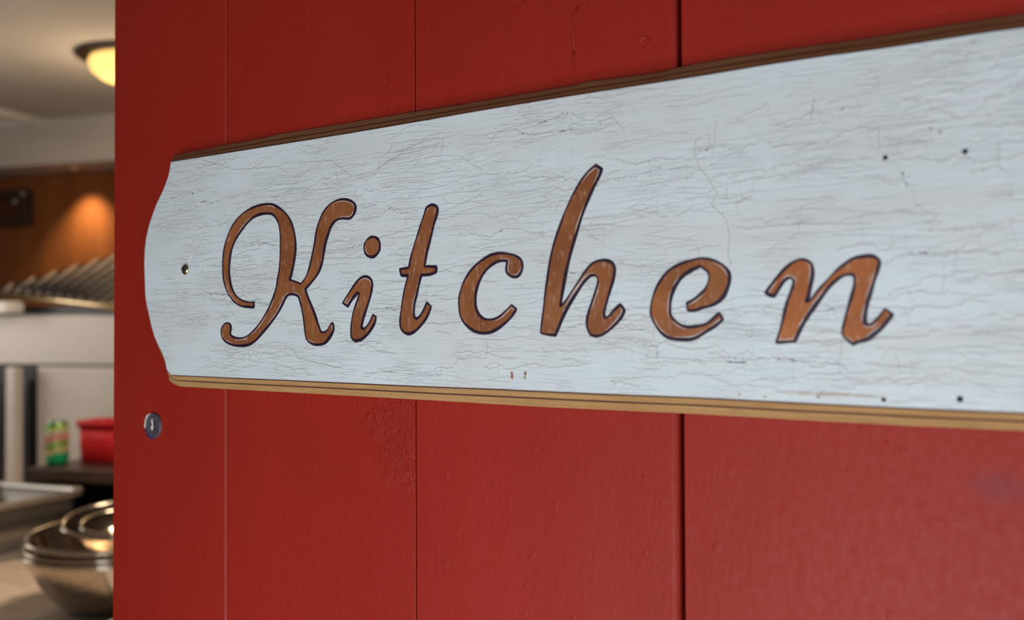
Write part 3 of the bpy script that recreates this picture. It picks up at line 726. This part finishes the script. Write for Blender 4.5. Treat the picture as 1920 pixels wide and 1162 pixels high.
rloft('tub_body', [(.076, .05, .012, 0), (.080, .054, .014, .004), (.085, .058, .016, .108), (.083, .056, .015, .108), (.077, .051, .013, .006), (.07, .045, .01, .006)], M_redp, tub)
rloft('rim', [(.0852, .0582, .016, .104), (.091, .064, .02, .104), (.092, .065, .02, .116), (.090, .063, .019, .122), (.083, .056, .015, .120), (.083, .056, .015, .106)], M_redp, tub, False)

# steel pan left of the bowls
pz = on_b(0, 945, ab(on_z(0, 1052, CT))[1]).z
q0 = on_z(0, 945, pz); q1 = on_z(171, 913, pz)
print('pan far b', ab(q1), ab(q0)); dq = (q1-q0); ang = math.atan2(dq.y, dq.x)
near = q0 - dq.normalized()*.35; Lp = (q1-near).length; Wp = .36
nrm_ = Vector((-math.sin(ang), math.cos(ang), 0))
ctr = (near+q1)/2 + nrm_*Wp/2
pan = thing('steel_pan', 'deep rectangular steel pan left of the mixing bowls', 'pan', (ctr.x, ctr.y, CT+.001), ang)
Hp = pz-CT-.001
rloft('pan_body', [(Lp/2-.035, Wp/2-.035, .03, 0), (Lp/2-.028, Wp/2-.028, .035, .006), (Lp/2-.016, Wp/2-.016, .04, Hp-.012), (Lp/2-.018, Wp/2-.018, .04, Hp-.012), (Lp/2-.030, Wp/2-.030, .035, .008), (Lp/2-.038, Wp/2-.038, .03, .004)], M_steel_d, pan)
rloft('rim', [(Lp/2-.016, Wp/2-.016, .04, Hp-.016), (Lp/2-.003, Wp/2-.003, .045, Hp-.016), (Lp/2, Wp/2, .045, Hp-.006), (Lp/2-.003, Wp/2-.003, .045, Hp), (Lp/2-.018, Wp/2-.018, .04, Hp-.002), (Lp/2-.019, Wp/2-.019, .04, Hp-.012)], M_steel, pan, False)
rloft('foot_ledge', [(Lp/2+.02, Wp/2+.02, .05, 0), (Lp/2+.02, Wp/2+.02, .05, .010), (Lp/2-.026, Wp/2-.026, .03, .012)], M_steel, pan, False)

# nested steel mixing bowls
pb = on_z(214, 1138, CT); Zb = (pb-CAM).dot(c_fwd); s_ = Zb/FPX
print('bowl depth', Zb, 'px size', s_)
def bowl(name_label, rpx, h, px_, lift, tilt, tdir, base=.42):
    Rr = rpx*s_; c = on_z(px_, 1138, CT)
    c = pb + (c-pb)
    b = thing('mixing_bowl', name_label, 'bowl', (c.x, c.y, CT+.0005+lift), 0, 'nested steel mixing bowls')
    ax = Vector((math.cos(tdir), math.sin(tdir), 0)); m = Matrix.Rotation(tilt, 3, ax)
    prof = []
    for i in range(15):
        u = i/14; r = Rr*base + (Rr-Rr*base)*u**.80; z = h*u**1.45
        prof.append((r, z))
    prof = [(.001, 0)] + prof; t = .0016
    inner = [(max(.001, r-t), z+t*(.2 if i > 8 else 1)) for i, (r, z) in enumerate(prof)]
    lathe('bowl_body', prof + list(reversed(inner)), M_steel_b, b, 64, (0, 0, 0), m)
    rim = [(Rr + .0055*math.cos(a) - .001, h + .0045*math.sin(a)) for a in [k*math.pi/5 for k in range(10)]]
    lathe('rolled_rim', rim, M_steel_b, b, 64, (0, 0, 0), m, closed=True)
    return b
M_steel_b = steel('polished_bowl_steel', (.50, .43, .35), .15, (1, 1, 3))
toward = Vector((c_fwd.x, c_fwd.y, 0)).normalized(); side = math.atan2(c_right.y, c_right.x)
bowl('large steel mixing bowl at the bottom of the stack', 160, .118, 214, 0, 0, side)
bowl('steel mixing bowl second from the bottom of the stack', 156, .112, 214, .018, R(0.6), side)
bowl('steel mixing bowl tilted forward, third in the stack', 150, .100, 213, .052, R(3.5), side)
bowl('smaller steel mixing bowl tipped inside the stacked bowls', 102, .075, 231, .108, R(10), side)
bowl('smallest steel bowl at the top of the stack', 74, .052, 233, .124, R(9), side)

# pale board at the lower right of the worktop
wp = [on_z(150, 1180, CT), on_z(215, 1146, CT)]
pb2 = on_z(288, 1190, CT)
cbd = thing('cutting_board', 'white cutting board in front of the mixing bowls', 'board', (pb2.x, pb2.y, CT+.0005), KR+R(8))
rloft('board_slab', [(.105, .085, .015, 0), (.107, .087, .016, .003), (.107, .087, .016, .011), (.105, .085, .015, .014)], M_whitep, cbd, True, True)
